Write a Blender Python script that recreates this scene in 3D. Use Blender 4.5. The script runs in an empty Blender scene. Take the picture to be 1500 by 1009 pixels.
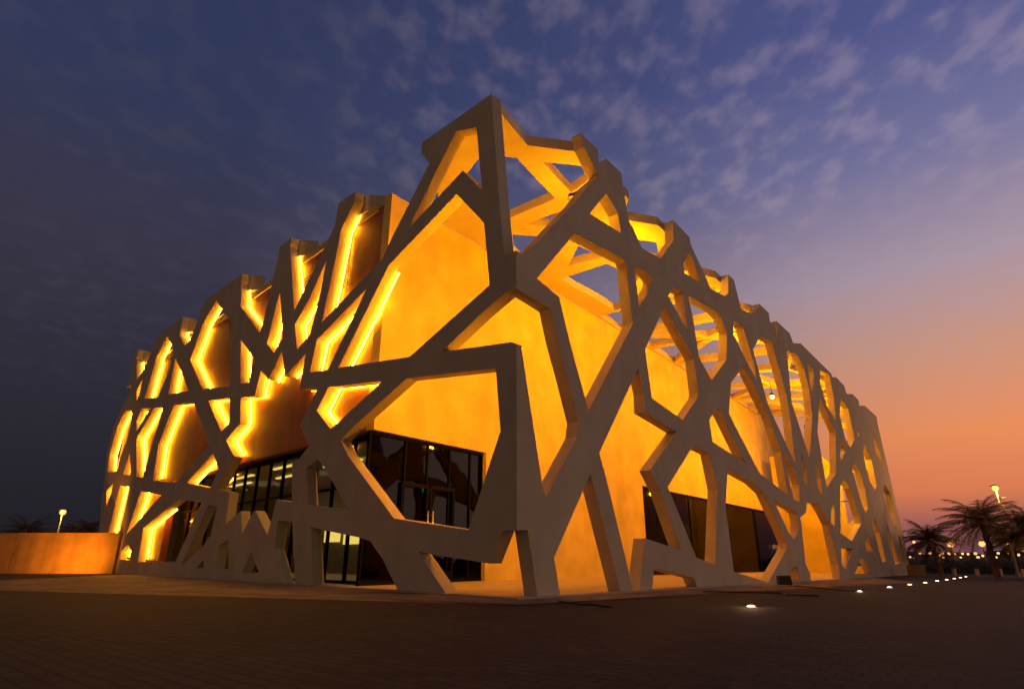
import bpy, bmesh, math, random
from mathutils import Vector, Matrix
from mathutils.geometry import delaunay_2d_cdt
random.seed(7)
R = math.radians
scn = bpy.context.scene
COL = scn.collection
# ------------------------------------------------------------------ camera
F = 880.0; CX = 750.0; CY = 504.5; HZ = 818.0; H = 0.6
TH = math.atan((HZ - CY) / F); ct, st = math.cos(TH), math.sin(TH)
cam = bpy.data.cameras.new('camera'); camo = bpy.data.objects.new('camera', cam); COL.objects.link(camo)
cam.sensor_width = 36; cam.lens = 36 * F / 1500; cam.clip_end = 6000; cam.clip_start = 0.05
camo.location = (0, 0, H); camo.rotation_euler = (math.pi / 2 + TH, 0, 0)
scn.camera = camo
# ------------------------------------------------------------------ render look
scn.view_settings.view_transform = 'Standard'; scn.view_settings.look = 'None'
scn.view_settings.exposure = 0; scn.view_settings.gamma = 1

def lin(r, g, b):
    f = lambda v: (v / 255) / 12.92 if v <= 10 else (((v / 255) + .055) / 1.055) ** 2.4
    return (f(r), f(g), f(b), 1)
# ------------------------------------------------------------------ world: dusk sky
W = bpy.data.worlds.new('World'); scn.world = W; W.use_nodes = True
nt = W.node_tree; N = nt.nodes; L = nt.links; N.clear()
def nd(t, **k):
    n = N.new(t)
    for a, v in k.items(): setattr(n, a, v)
    return n
def math_n(op, a, b=None, c=None, clamp=False):
    n = nd('ShaderNodeMath', operation=op); n.use_clamp = clamp
    for i, v in enumerate((a, b, c)):
        if v is None: continue
        if isinstance(v, (int, float)): n.inputs[i].default_value = v
        else: L.new(v, n.inputs[i])
    return n.outputs[0]
def ramp(fac, stops, interp='EASE'):
    n = nd('ShaderNodeValToRGB'); cr = n.color_ramp; cr.interpolation = interp
    while len(cr.elements) > 1: cr.elements.remove(cr.elements[-1])
    cr.elements[0].position = stops[0][0]; cr.elements[0].color = stops[0][1]
    for p, c in stops[1:]:
        e = cr.elements.new(p); e.color = c
    L.new(fac, n.inputs[0]); return n.outputs[0]
def mixc(fac, a, b, bt='MIX'):
    n = nd('ShaderNodeMix', data_type='RGBA', blend_type=bt)
    for i, v in ((0, fac), (6, a), (7, b)):
        if isinstance(v, (int, float)): n.inputs[i].default_value = v
        elif isinstance(v, tuple): n.inputs[i].default_value = v
        else: L.new(v, n.inputs[i])
    return n.outputs[2]
tc = nd('ShaderNodeTexCoord')
sep = nd('ShaderNodeSeparateXYZ'); L.new(tc.outputs['Generated'], sep.inputs[0])
X_, Y_, Z_ = sep.outputs
hl = math_n('SQRT', math_n('ADD', math_n('MULTIPLY', X_, X_), math_n('MULTIPLY', Y_, Y_)))
hl = math_n('MAXIMUM', hl, 0.001)
saz = R(50)
dot = math_n('DIVIDE', math_n('ADD', math_n('MULTIPLY', X_, math.sin(saz)), math_n('MULTIPLY', Y_, math.cos(saz))), hl)
zz = math_n('MAXIMUM', Z_, 0.0)
glow = ramp(zz, [(0.0, lin(112, 72, 84)), (.035, lin(150, 90, 90)), (.085, lin(222, 126, 84)), (.16, lin(236, 144, 92)), (.27, lin(205, 150, 128)),
                 (.38, lin(170, 150, 164)), (.52, lin(115, 114, 156)), (.66, lin(79, 85, 137)), (.85, lin(62, 70, 112)), (1, lin(55, 60, 100))], 'LINEAR')
dark = ramp(zz, [(0.0, lin(31, 30, 34)), (.2, lin(44, 42, 52)), (.42, lin(57, 54, 72)), (.6, lin(50, 57, 88)), (.8, lin(48, 56, 92)), (1, lin(50, 56, 95))], 'LINEAR')
back = ramp(zz, [(0.0, lin(158, 118, 80)), (.12, lin(146, 108, 76)), (.35, lin(106, 84, 64)), (.7, lin(62, 60, 66)), (1, lin(50, 56, 90))], 'LINEAR')
mr = nd('ShaderNodeMapRange'); L.new(dot, mr.inputs[0])
mr.inputs[1].default_value = 0.2; mr.inputs[2].default_value = 1.0
mid = ramp(mr.outputs[0], [(0, (0, 0, 0, 1)), (.3, (.12, .12, .12, 1)), (.55, (.3, .3, .3, 1)), (.76, (.52, .52, .52, 1)), (.92, (.88, .88, .88, 1)), (1, (1, 1, 1, 1))], 'LINEAR')
base = mixc(mid, dark, glow)
mb = nd('ShaderNodeMapRange', interpolation_type='SMOOTHSTEP'); L.new(math_n('DIVIDE', Y_, hl), mb.inputs[0])
mb.inputs[1].default_value = 0.45; mb.inputs[2].default_value = -0.35
base = mixc(mb.outputs[0], base, back)
# clouds: thin dusk altocumulus, projected on a high layer
zc = math_n('ADD', math_n('MAXIMUM', Z_, 0.02), 0.10)
comb = nd('ShaderNodeCombineXYZ')
L.new(math_n('DIVIDE', X_, zc), comb.inputs[0]); L.new(math_n('DIVIDE', Y_, zc), comb.inputs[1])
mp = nd('ShaderNodeMapping'); L.new(comb.outputs[0], mp.inputs[0])
mp.inputs['Rotation'].default_value = (0, 0, R(-18)); mp.inputs['Scale'].default_value = (1.15, 0.85, 1.0)
n1 = nd('ShaderNodeTexNoise'); L.new(mp.outputs[0], n1.inputs[0]); n1.inputs['Scale'].default_value = 13
n1.inputs['Detail'].default_value = 3.5; n1.inputs['Roughness'].default_value = .48; n1.inputs['Distortion'].default_value = .0
n2 = nd('ShaderNodeTexNoise'); L.new(mp.outputs[0], n2.inputs[0]); n2.inputs['Scale'].default_value = 1.1
n2.inputs['Detail'].default_value = 3
m1 = nd('ShaderNodeMapRange', interpolation_type='SMOOTHSTEP'); L.new(n1.outputs[0], m1.inputs[0]); m1.inputs[1].default_value = .42; m1.inputs[2].default_value = .74
m2 = nd('ShaderNodeMapRange', interpolation_type='SMOOTHSTEP'); L.new(n2.outputs[0], m2.inputs[0]); m2.inputs[1].default_value = .26; m2.inputs[2].default_value = .6
m3 = nd('ShaderNodeMapRange', interpolation_type='SMOOTHSTEP'); L.new(Z_, m3.inputs[0]); m3.inputs[1].default_value = .12; m3.inputs[2].default_value = .45
cm = math_n('MULTIPLY', math_n('MULTIPLY', m1.outputs[0], m2.outputs[0]), m3.outputs[0])
ccol = mixc(mr.outputs[0], lin(72, 70, 88), lin(178, 156, 172))
base = mixc(math_n('MULTIPLY', cm, .38), base, ccol)
bg = nd('ShaderNodeBackground'); L.new(base, bg.inputs[0]); bg.inputs[1].default_value = 1.0
wo = nd('ShaderNodeOutputWorld'); L.new(bg.outputs[0], wo.inputs[0])
# afterglow of the sun that has just set behind the shore on the right
sun = bpy.data.lights.new('sun', 'SUN'); sun.energy = 0.2; sun.angle = R(25); sun.color = (1, .66, .5)
so = bpy.data.objects.new('sun', sun); COL.objects.link(so); so.location = (60, 20, 20)
so.rotation_euler = Vector((-math.sin(R(74)), -math.cos(R(74)), -math.tan(R(9)))).to_track_quat('-Z', 'Y').to_euler()

# ------------------------------------------------------------------ photo geometry -> world
def ray(x, y):
    u = -(y - CY); return (x - CX, F * ct - u * st, F * st + u * ct)
def gnd(x, y, z=0.0):
    r = ray(x, y); k = (z - H) / r[2]; return Vector((r[0] * k, r[1] * k))
def az(X):
    return Vector((X - CX, F / ct)).normalized()
def hit(P, u, x, y):
    r = ray(x, y); det = u[0] * (-r[1]) + r[0] * u[1]
    bx, by = -P[0], -P[1]
    a = (bx * (-r[1]) + r[0] * by) / det; k = (u[0] * by - u[1] * bx) / det
    return a, H + r[2] * k
def zg(x):
    return -0.012 * min(max(0.0, x), 60.0)
C0 = gnd(757.5, 877.3)
uL = az(-170); uR = az(1550); uW = az(1455)
nL = Vector((-uL[1], uL[0])); nL = nL if nL.dot(Vector((0, 1))) > 0 or True else nL
# inward normals (away from the camera, into the building)
def inward(u):
    n = Vector((-u[1], u[0]))
    return n if n.dot(Vector((0, 1))) > 0 else -n
nL = inward(uL); nR = inward(uR); nW = inward(uW)
if nL.dot(uR) < 0: nL = -nL
if nR.dot(uL) < 0: nR = -nR
if nW.dot(uL) < 0: nW = -nW
WP = gnd(750, 850.3)
aK, _ = hit(WP, uW, 563, 432)
K = WP + uW * aK
HW = 10.12     # wall top
RZ0, RZ1 = 10.13, 10.42   # roof lattice underside / top
T = 0.28

# ------------------------------------------------------------------ helpers
def tag(o, label=None, cat=None, group=None, kind=None):
    if label: o['label'] = label
    if cat: o['category'] = cat
    if group: o['group'] = group
    if kind: o['kind'] = kind
    return o
def empty(name, loc=(0, 0, 0), rz=0):
    o = bpy.data.objects.new(name, None); COL.objects.link(o); o.location = loc; o.rotation_euler = (0, 0, rz); o.empty_display_size = .3
    return o
def link(name, bm, mat, parent=None, smooth=False, recalc=True):
    if recalc: bmesh.ops.recalc_face_normals(bm, faces=bm.faces)
    me = bpy.data.meshes.new(name); bm.to_mesh(me); bm.free()
    if smooth:
        for p in me.polygons: p.use_smooth = True
    if mat: me.materials.append(mat)
    o = bpy.data.objects.new(name, me); COL.objects.link(o)
    if parent: o.parent = parent
    return o
def hexa(bm, pts):   # 8 points: bottom 4, top 4
    v = [bm.verts.new(p) for p in pts]
    for f in ((0, 1, 2, 3), (4, 5, 6, 7), (0, 1, 5, 4), (1, 2, 6, 5), (2, 3, 7, 6), (3, 0, 4, 7)):
        bm.faces.new([v[i] for i in f])
def box(bm, x0, x1, y0, y1, z0, z1):
    hexa(bm, [(x0, y0, z0), (x1, y0, z0), (x1, y1, z0), (x0, y1, z0), (x0, y0, z1), (x1, y0, z1), (x1, y1, z1), (x0, y1, z1)])
def pbox(bm, P, u, n, a0, a1, d0, d1, z0, z1):   # box in a vertical plane's frame
    q = lambda a, d, z: (P[0] + u[0] * a + n[0] * d, P[1] + u[1] * a + n[1] * d, z)
    hexa(bm, [q(a0, d0, z0), q(a1, d0, z0), q(a1, d1, z0), q(a0, d1, z0), q(a0, d0, z1), q(a1, d0, z1), q(a1, d1, z1), q(a0, d1, z1)])
def tube(bm, p, q, r0, r1=None, seg=8, cap=True):
    r1 = r0 if r1 is None else r1; p = Vector(p); q = Vector(q); d = (q - p)
    if d.length < 1e-6: return
    d.normalize(); a = d.orthogonal().normalized(); b = d.cross(a)
    A = [bm.verts.new(p + (a * math.cos(2 * math.pi * i / seg) + b * math.sin(2 * math.pi * i / seg)) * r0) for i in range(seg)]
    B = [bm.verts.new(q + (a * math.cos(2 * math.pi * i / seg) + b * math.sin(2 * math.pi * i / seg)) * r1) for i in range(seg)]
    for i in range(seg):
        j = (i + 1) % seg; bm.faces.new((A[i], A[j], B[j], B[i]))
    if cap: bm.faces.new(A[::-1]); bm.faces.new(B)
def ball(bm, c, r, seg=12, sz=1.0):
    m = Matrix.Translation(c) @ Matrix.Diagonal((1, 1, sz, 1))
    bmesh.ops.create_uvsphere(bm, u_segments=seg, v_segments=max(6, seg // 2), radius=r, matrix=m)

# ------------------------------------------------------------------ materials
def mat(name, col, rough=.6, metal=0.0, var=.12, scale=3.0, bump=.0, bscale=60, spec=.5, coat=0.0):
    m = bpy.data.materials.new(name); m.use_nodes = True; t = m.node_tree; b = t.nodes['Principled BSDF']
    b.inputs['Roughness'].default_value = rough; b.inputs['Metallic'].default_value = metal
    b.inputs['Specular IOR Level'].default_value = spec
    if coat: b.inputs['Coat Weight'].default_value = coat
    g = t.nodes.new('ShaderNodeNewGeometry')
    n = t.nodes.new('ShaderNodeTexNoise'); t.links.new(g.outputs['Position'], n.inputs[0]); n.inputs['Scale'].default_value = scale; n.inputs['Detail'].default_value = 6
    r = t.nodes.new('ShaderNodeValToRGB')
    r.color_ramp.elements[0].position = .3; r.color_ramp.elements[1].position = .7
    r.color_ramp.elements[0].color = (col[0] * (1 - var), col[1] * (1 - var), col[2] * (1 - var), 1)
    r.color_ramp.elements[1].color = (min(1, col[0] * (1 + var)), min(1, col[1] * (1 + var)), min(1, col[2] * (1 + var)), 1)
    t.links.new(n.outputs[0], r.inputs[0]); t.links.new(r.outputs[0], b.inputs['Base Color'])
    if bump:
        n2 = t.nodes.new('ShaderNodeTexNoise'); t.links.new(g.outputs['Position'], n2.inputs[0]); n2.inputs['Scale'].default_value = bscale; n2.inputs['Detail'].default_value = 4
        bp = t.nodes.new('ShaderNodeBump'); bp.inputs['Strength'].default_value = bump; bp.inputs['Distance'].default_value = .01
        t.links.new(n2.outputs[0], bp.inputs['Height']); t.links.new(bp.outputs[0], b.inputs['Normal'])
    return m
def emis(name, col, s):
    m = bpy.data.materials.new(name); m.use_nodes = True; t = m.node_tree; t.nodes.clear()
    e = t.nodes.new('ShaderNodeEmission'); e.inputs[0].default_value = (*col, 1); e.inputs[1].default_value = s
    o = t.nodes.new('ShaderNodeOutputMaterial'); t.links.new(e.outputs[0], o.inputs[0]); return m
def weather(m, strength, sx=5.0, joints=0.0):
    t = m.node_tree; b = t.nodes['Principled BSDF']; src = b.inputs['Base Color'].links[0].from_socket
    g = t.nodes.new('ShaderNodeNewGeometry'); mp = t.nodes.new('ShaderNodeMapping'); mp.inputs['Scale'].default_value = (sx, sx, .35); t.links.new(g.outputs['Position'], mp.inputs[0])
    n = t.nodes.new('ShaderNodeTexNoise'); n.inputs['Scale'].default_value = 1.0; n.inputs['Detail'].default_value = 5; t.links.new(mp.outputs[0], n.inputs[0])
    r = t.nodes.new('ShaderNodeMapRange'); r.inputs[1].default_value = .42; r.inputs[2].default_value = .72; r.inputs[3].default_value = 1; r.inputs[4].default_value = 1 - strength; t.links.new(n.outputs[0], r.inputs[0])
    mx = t.nodes.new('ShaderNodeMix'); mx.data_type = 'RGBA'; mx.blend_type = 'MULTIPLY'; mx.inputs[0].default_value = 1
    t.links.new(src, mx.inputs[6]); t.links.new(r.outputs[0], mx.inputs[7]); out = mx.outputs[2]
    if joints:
        sp = t.nodes.new('ShaderNodeSeparateXYZ'); t.links.new(g.outputs['Position'], sp.inputs[0])
        a = t.nodes.new('ShaderNodeMath'); a.operation = 'PINGPONG'; a.inputs[1].default_value = 1.6; t.links.new(sp.outputs[2], a.inputs[0])
        c = t.nodes.new('ShaderNodeMath'); c.operation = 'LESS_THAN'; c.inputs[1].default_value = .008; t.links.new(a.outputs[0], c.inputs[0])
        m2 = t.nodes.new('ShaderNodeMix'); m2.data_type = 'RGBA'; t.links.new(c.outputs[0], m2.inputs[0]); t.links.new(out, m2.inputs[6]); m2.inputs[7].default_value = (joints * .5, joints * .4, joints * .2, 1); out = m2.outputs[2]
    t.links.new(out, b.inputs['Base Color'])
M = {}
M['lattice'] = mat('lattice_render', (.56, .49, .37), .75, var=.09, scale=1.3, bump=.25, bscale=45)
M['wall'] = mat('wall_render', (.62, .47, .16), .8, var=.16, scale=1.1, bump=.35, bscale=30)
M['bronze'] = mat('bronze_sheet', (.30, .062, .006), .5, metal=.1, var=.25, scale=1.5, bump=.1, bscale=20)
M['frame'] = mat('dark_aluminium', (.004, .004, .004), .7, metal=.0, var=.1, spec=.06)
M['steel'] = mat('brushed_steel', (.6, .58, .55), .3, metal=1.0, var=.05)
M['black'] = mat('black_plastic', (.015, .015, .015), .5, var=.1)
M['cream'] = mat('interior_cream', (.32, .28, .17), .8, var=.04)
M['umber'] = mat('interior_umber', (.09, .07, .04), .8, var=.06)
M['room_dark'] = mat('unlit_room_black', (.012, .010, .009), .9, var=.3, scale=4)  # near-black colour stands in for the dark of an unlit room
M['ifloor'] = mat('interior_floor', (.15, .12, .1), .4, var=.1)
M['bark'] = mat('palm_bark', (.16, .10, .06), .9, var=.35, scale=14, bump=.6, bscale=25)
M['frond'] = mat('palm_frond', (.13, .11, .05), .6, var=.3, scale=2)
M['hedge'] = mat('hedge_leaf', (.03, .045, .02), .8, var=.3, scale=3)
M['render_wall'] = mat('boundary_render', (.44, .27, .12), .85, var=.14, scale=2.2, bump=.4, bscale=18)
M['pole'] = mat('galvanised_pole', (.35, .33, .3), .5, metal=.6, var=.1)
M['stone'] = mat('bollard_stone', (.40, .30, .24), .8, var=.1)
M['distant'] = mat('distant_render', (.20, .16, .16), .9, var=.15, scale=.3)
M['carpaint'] = mat('car_paint', (.30, .28, .28), .3, metal=.3, var=.03, coat=.6)
M['led'] = emis('led_amber', (1, .39, .012), 52)
weather(M['lattice'], .09, 1.6); weather(M['wall'], .07, .9); weather(M['bronze'], .25, 3.0); weather(M['render_wall'], .3, 2.5)
def globe_mat(nm, core, edge, s1, s0):
    m = bpy.data.materials.new(nm); m.use_nodes = True; t = m.node_tree; t.nodes.clear()
    o = t.nodes.new('ShaderNodeOutputMaterial'); e = t.nodes.new('ShaderNodeEmission'); lw = t.nodes.new('ShaderNodeLayerWeight'); lw.inputs[0].default_value = .5
    r = t.nodes.new('ShaderNodeValToRGB'); r.color_ramp.elements[0].color = (*core, 1); r.color_ramp.elements[0].position = .12; r.color_ramp.elements[1].color = (*edge, 1); r.color_ramp.elements[1].position = .6
    q = t.nodes.new('ShaderNodeMapRange'); q.inputs[1].default_value = .1; q.inputs[2].default_value = .7; q.inputs[3].default_value = s1; q.inputs[4].default_value = s0
    t.links.new(lw.outputs['Facing'], r.inputs[0]); t.links.new(lw.outputs['Facing'], q.inputs[0]); t.links.new(r.outputs[0], e.inputs[0]); t.links.new(q.outputs[0], e.inputs[1]); t.links.new(e.outputs[0], o.inputs[0]); return m
M['lampfar'] = emis('sodium_lamp_far', (1, .38, .10), 3.2)
M['lamp'] = globe_mat('sodium_lamp', (1, .60, .10), (1, .30, .004), 4, 1.3)
M['ground_lamp'] = emis('ground_lamp', (1, .74, .45), 9)
M['interior_light'] = emis('interior_light', (1, .70, .14), 1.7)
M['exit'] = emis('exit_green', (.10, .9, .5), 22)
M['white_led'] = emis('white_led', (.75, .95, 1), 40)
M['flood'] = emis('flood_glass', (1, .55, .14), 12)
def glass(tint, nm, refl=.5):
    m = bpy.data.materials.new(nm); m.use_nodes = True; t = m.node_tree; t.nodes.clear()
    o = t.nodes.new('ShaderNodeOutputMaterial'); g = t.nodes.new('ShaderNodeBsdfGlossy'); g.inputs['Roughness'].default_value = .03; g.inputs['Color'].default_value = (.8, .8, .8, 1)
    tr = t.nodes.new('ShaderNodeBsdfTransparent'); tr.inputs['Color'].default_value = (tint, tint, tint, 1)
    fr = t.nodes.new('ShaderNodeFresnel'); fr.inputs['IOR'].default_value = 1.5
    nz = t.nodes.new('ShaderNodeTexNoise'); nz.inputs['Scale'].default_value = .8
    ge = t.nodes.new('ShaderNodeNewGeometry'); t.links.new(ge.outputs['Position'], nz.inputs[0])
    bp = t.nodes.new('ShaderNodeBump'); bp.inputs['Strength'].default_value = .06; bp.inputs['Distance'].default_value = .15
    t.links.new(nz.outputs[0], bp.inputs['Height']); t.links.new(bp.outputs[0], g.inputs['Normal'])
    mx = t.nodes.new('ShaderNodeMixShader'); mu = t.nodes.new('ShaderNodeMath'); mu.operation = 'MULTIPLY'; mu.inputs[1].default_value = refl; t.links.new(fr.outputs[0], mu.inputs[0]); t.links.new(mu.outputs[0], mx.inputs[0]); t.links.new(tr.outputs[0], mx.inputs[1]); t.links.new(g.outputs[0], mx.inputs[2])
    t.links.new(mx.outputs[0], o.inputs[0]); return m
M['glass'] = glass(.8, 'clear_glass', .22); M['glass_dark'] = glass(.07, 'tinted_glass', .34)
def paving(nm='plaza_pavers', k=1.0, bw=.22, rh=.11):
    m = bpy.data.materials.new(nm); m.use_nodes = True; t = m.node_tree; b = t.nodes['Principled BSDF']
    g = t.nodes.new('ShaderNodeNewGeometry'); mp = t.nodes.new('ShaderNodeMapping'); t.links.new(g.outputs['Position'], mp.inputs[0])
    mp.inputs['Rotation'].default_value = (0, 0, R(40.5))
    br = t.nodes.new('ShaderNodeTexBrick'); t.links.new(mp.outputs[0], br.inputs[0])
    br.inputs['Scale'].default_value = 1.0; br.inputs['Brick Width'].default_value = bw; br.inputs['Row Height'].default_value = rh
    ck_ = lambda c: (c[0] * k, c[1] * k * (.8 if k > 2 else 1), c[2] * k * (.6 if k > 2 else 1), 1)  # large k warms the tint: lamplight put into the apron colour
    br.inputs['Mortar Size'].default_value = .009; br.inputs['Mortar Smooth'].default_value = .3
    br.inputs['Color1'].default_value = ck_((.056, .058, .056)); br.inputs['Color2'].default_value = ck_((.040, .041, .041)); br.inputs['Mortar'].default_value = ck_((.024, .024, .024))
    n = t.nodes.new('ShaderNodeTexNoise'); t.links.new(g.outputs['Position'], n.inputs[0]); n.inputs['Scale'].default_value = .6; n.inputs['Detail'].default_value = 8; n.inputs['Roughness'].default_value = .65
    mx = t.nodes.new('ShaderNodeMix'); mx.data_type = 'RGBA'; mx.blend_type = 'MULTIPLY'; mx.inputs[0].default_value = .75
    rp = t.nodes.new('ShaderNodeValToRGB'); rp.color_ramp.elements[0].position = .32; rp.color_ramp.elements[0].color = (.55, .55, .55, 1); rp.color_ramp.elements[1].position = .68; rp.color_ramp.elements[1].color = (1.15, 1.15, 1.15, 1)
    t.links.new(n.outputs[0], rp.inputs[0]); t.links.new(br.outputs[0], mx.inputs[6]); t.links.new(rp.outputs[0], mx.inputs[7]); t.links.new(mx.outputs[2], b.inputs['Base Color'])
    rr = t.nodes.new('ShaderNodeMapRange'); t.links.new(n.outputs[0], rr.inputs[0]); rr.inputs[3].default_value = .75; rr.inputs[4].default_value = .95; t.links.new(rr.outputs[0], b.inputs['Roughness'])
    bp = t.nodes.new('ShaderNodeBump'); bp.inputs['Strength'].default_value = .5; bp.inputs['Distance'].default_value = .004
    t.links.new(br.outputs['Fac'], bp.inputs['Height']); bp.invert = True; t.links.new(bp.outputs[0], b.inputs['Normal'])
    b.inputs['Specular IOR Level'].default_value = .11
    return m
M['paving'] = paving(); M['apron'] = paving('apron_pavers_glow', 5.5, .4, .2)
M['slab'] = mat('walkway_slab', (.42, .34, .26), .6, var=.1, scale=2, bump=.2, bscale=30)

# ------------------------------------------------------------------ ground
bm = bmesh.new()
xs = [-1500, -60, 0, 20, 60, 1500]; ys = [-60, 0, 12, 40, 120, 2500]
g = [[bm.verts.new((x, y, zg(x))) for y in ys] for x in xs]
for i in range(len(xs) - 1):
    for j in range(len(ys) - 1): bm.faces.new((g[i][j], g[i + 1][j], g[i + 1][j + 1], g[i][j + 1]))
tag(link('ground', bm, M['paving']), 'dark brown paved plaza in front of the lattice building', 'ground', kind='structure')
# apron before the screens; orange lamplight is put into its paler, warmer colour
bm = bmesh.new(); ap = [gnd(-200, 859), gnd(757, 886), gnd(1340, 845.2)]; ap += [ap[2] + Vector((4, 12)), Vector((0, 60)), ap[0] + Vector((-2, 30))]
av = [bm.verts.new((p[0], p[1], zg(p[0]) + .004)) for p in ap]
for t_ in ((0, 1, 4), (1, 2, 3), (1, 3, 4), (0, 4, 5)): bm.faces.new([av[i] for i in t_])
tag(link('pavement', bm, M['apron']), 'paved apron between the slot drains and the lattice, orange lamplight put into its colour', 'pavement', kind='structure')
# low platform the building stands on
def prism_xy(bm, pts, h0, h1):
    a = [bm.verts.new((p[0], p[1], zg(p[0]) + h0)) for p in pts]; b = [bm.verts.new((p[0], p[1], zg(p[0]) + h1)) for p in pts]
    for i in range(len(pts)):
        j = (i + 1) % len(pts); bm.faces.new((a[i], a[j], b[j], b[i]))
    bm.faces.new(a); bm.faces.new(b)
O = C0 - nL * .12 - nR * .12
pl = [O, O + uR * 40, O + uR * 40 + uL * 36, O + uL * 36]
bm = bmesh.new(); PH = .03
va = [bm.verts.new((p[0], p[1], zg(p[0]) - .05)) for p in pl]; vb = [bm.verts.new((p[0], p[1], zg(p[0]) + PH)) for p in pl]
for i in range(4):
    j = (i + 1) % 4; bm.faces.new((va[i], va[j], vb[j], vb[i]))
bm.faces.new((vb[0], vb[1], vb[2])); bm.faces.new((vb[0], vb[2], vb[3]))
tag(link('walkway', bm, M['slab']), 'pale raised walkway slab under the lattice building', 'walkway', kind='structure')

# ------------------------------------------------------------------ the traced lattice
def crop(ox, oy, pts): return [(ox + x / 6, oy + y / 6) for x, y in pts]
LO = [('C', 776), ('C', 503.5), (749.5, 501), (647, 515), (706.7, 458), (740, 429), ('C', 422), ('C', 366.8), (738.8, 374.7), (731.7, 297), (719.7, 138),
      (618.3, 209), (617, 224), (629, 239), (600, 297), (575, 346), (560, 379), (522, 419), (471, 472.3),
      (483.3, 417), (500, 336), (520, 294), (520.8, 280.5), (495.8, 298), (490.8, 330), (480, 353), (473, 368), (458, 398), (443, 430), (430.8, 455),
      (426.7, 390), (424.7, 362), (427.5, 348), (410, 361.7), (406.7, 380), (400, 407), (390, 453), (380.8, 487.5),
      (352.5, 449), (353, 414), (355, 400.3), (300, 440), (293, 459), (286, 478), (279, 497), (270.5, 506.7),
      (263.7, 491), (268, 464), (236.7, 486.7), (229, 495), (221, 518), (209, 544), (200.5, 556),
      (200, 526), (203.3, 512), (196, 517), (193, 542), (191, 573), (180, 593), (168, 621), (162, 640), (156.5, 665), (154, 698), (148.5, 735), (147, 760), (143, 787), (137, 838.5),
      (230, 843), (333, 849), (416, 855), (401.7, 803), (406.7, 762.5), (428, 764), (432.5, 857), (459, 859), (455, 772),
      (527, 787), (542, 792), (560, 818), (585, 863), (656, 871.5), (612, 807), (635, 812), (717, 825), (736, 777)]
LH = {
 'a': [(209, 555), (203.5, 580), (200, 586), (200, 572)],
 'b': [(244.7, 491.7), (253, 508), (252, 525), (245, 550), (231, 582), (212, 583.5), (222, 548), (230, 521)],
 'c': [(256.7, 525), (266, 545), (276, 572), (246.5, 578)],
 'd': [(316.7, 440), (338, 472), (337, 565), (296.5, 570), (278.5, 527), (286, 506), (298, 473)],
 'e': [(352.5, 496.7), (370.8, 523), (365, 560), (352.5, 561.7)],
 'star': [(382, 542), (393, 556), (413, 514), (417.5, 551), (448, 518), (438, 570), (465, 569), (439, 624), (453, 652.5), (438, 672), (428, 677), (427.5, 735), (405, 731.5),
          (397.5, 762), (391.7, 783), (374, 747.5), (371, 749), (354, 783), (353, 748), (330, 767.5), (336.7, 721), (318, 716), (343, 668.5), (331, 645), (352, 619), (352.5, 582), (373, 580)],
 'f': [(409.7, 428), (413, 470), (413, 496), (401, 517), (391, 503)],
 'g': [(478, 381.7), (470, 425), (454, 490), (435, 511.7), (432, 475), (453, 438)],
 'h': [(536.7, 423), (521.7, 455), (480, 541.7), (454, 545), (464, 498)],
 'i': [(570, 388), (669, 284.5), (709, 326.7), (717, 417.5), (600, 522.5), (495.5, 538.5)],
 'j': [(668, 192.5), (698, 187), (706, 278), (677.5, 250.5), (597.5, 335.5)],
 'k': [(481, 567), (561, 557.5), (497, 617), (484, 628), (464, 601.5)],
 'l': [(596, 554), (726, 539), (733, 631), (686, 776), (577, 759), (509, 666), (499, 645), (510, 632)],
 'm': [(465, 672), (475, 684), (508, 742), (513, 749), (451, 739), (449, 686)],
 'n': [(312, 664), (320, 687), (308, 714.5), (273, 707)],
 'o': [(255, 593), (283, 589), (306, 652), (258, 707), (224, 703), (232, 652)],
 'p': [(305, 586.7), (336.7, 582.5), (336, 619), (324, 631.7)],
 'q': [(226, 597), (239, 595.5), (231, 625), (219, 662), (209, 699.5), (200, 698), (200, 642)],
 'r': [(206.7, 598), (220, 597.5), (200, 631.7), (200, 617)],
 's': [(184, 601), (193, 600), (193, 612), (186, 645), (176.7, 668), (171, 691), (158, 691), (160, 667), (172.5, 623)],
 't': [(190, 664), (191.7, 696), (180, 695)],
 'u': [(166, 707), (162, 724), (156, 741), (155.5, 720)],
 'v': [(176, 711), (190, 713), (183, 745), (172, 790), (166, 817), (149, 817)],
 'w': [(206.7, 719), (236, 725), (185, 782.5)],
 'x': [(188, 796.7), (191.7, 806), (190, 821), (175, 818.5), (178, 806)],
 'y': [(264, 730.5), (296, 736), (286, 752), (275, 782), (257, 822), (202, 822.5), (210, 773), (247, 743)],
 'z': [(305, 740), (318, 741), (308, 785), (297, 800), (266, 829), (268, 822)],
 'aa': [(299, 818), (298, 831.7), (288, 831)],
 'ab': [(334, 790), (335, 833), (315, 834), (321, 798)],
 'ac': [(367.5, 808), (379, 838), (354, 839)],
}
LED_HOLES = {'a', 'b', 'c', 'd', 'e', 'star', 'f', 'g', 'h', 'i', 'k', 'n', 'o', 'p', 'q', 'r', 's', 't', 'u', 'v', 'w', 'x', 'y'}
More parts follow.
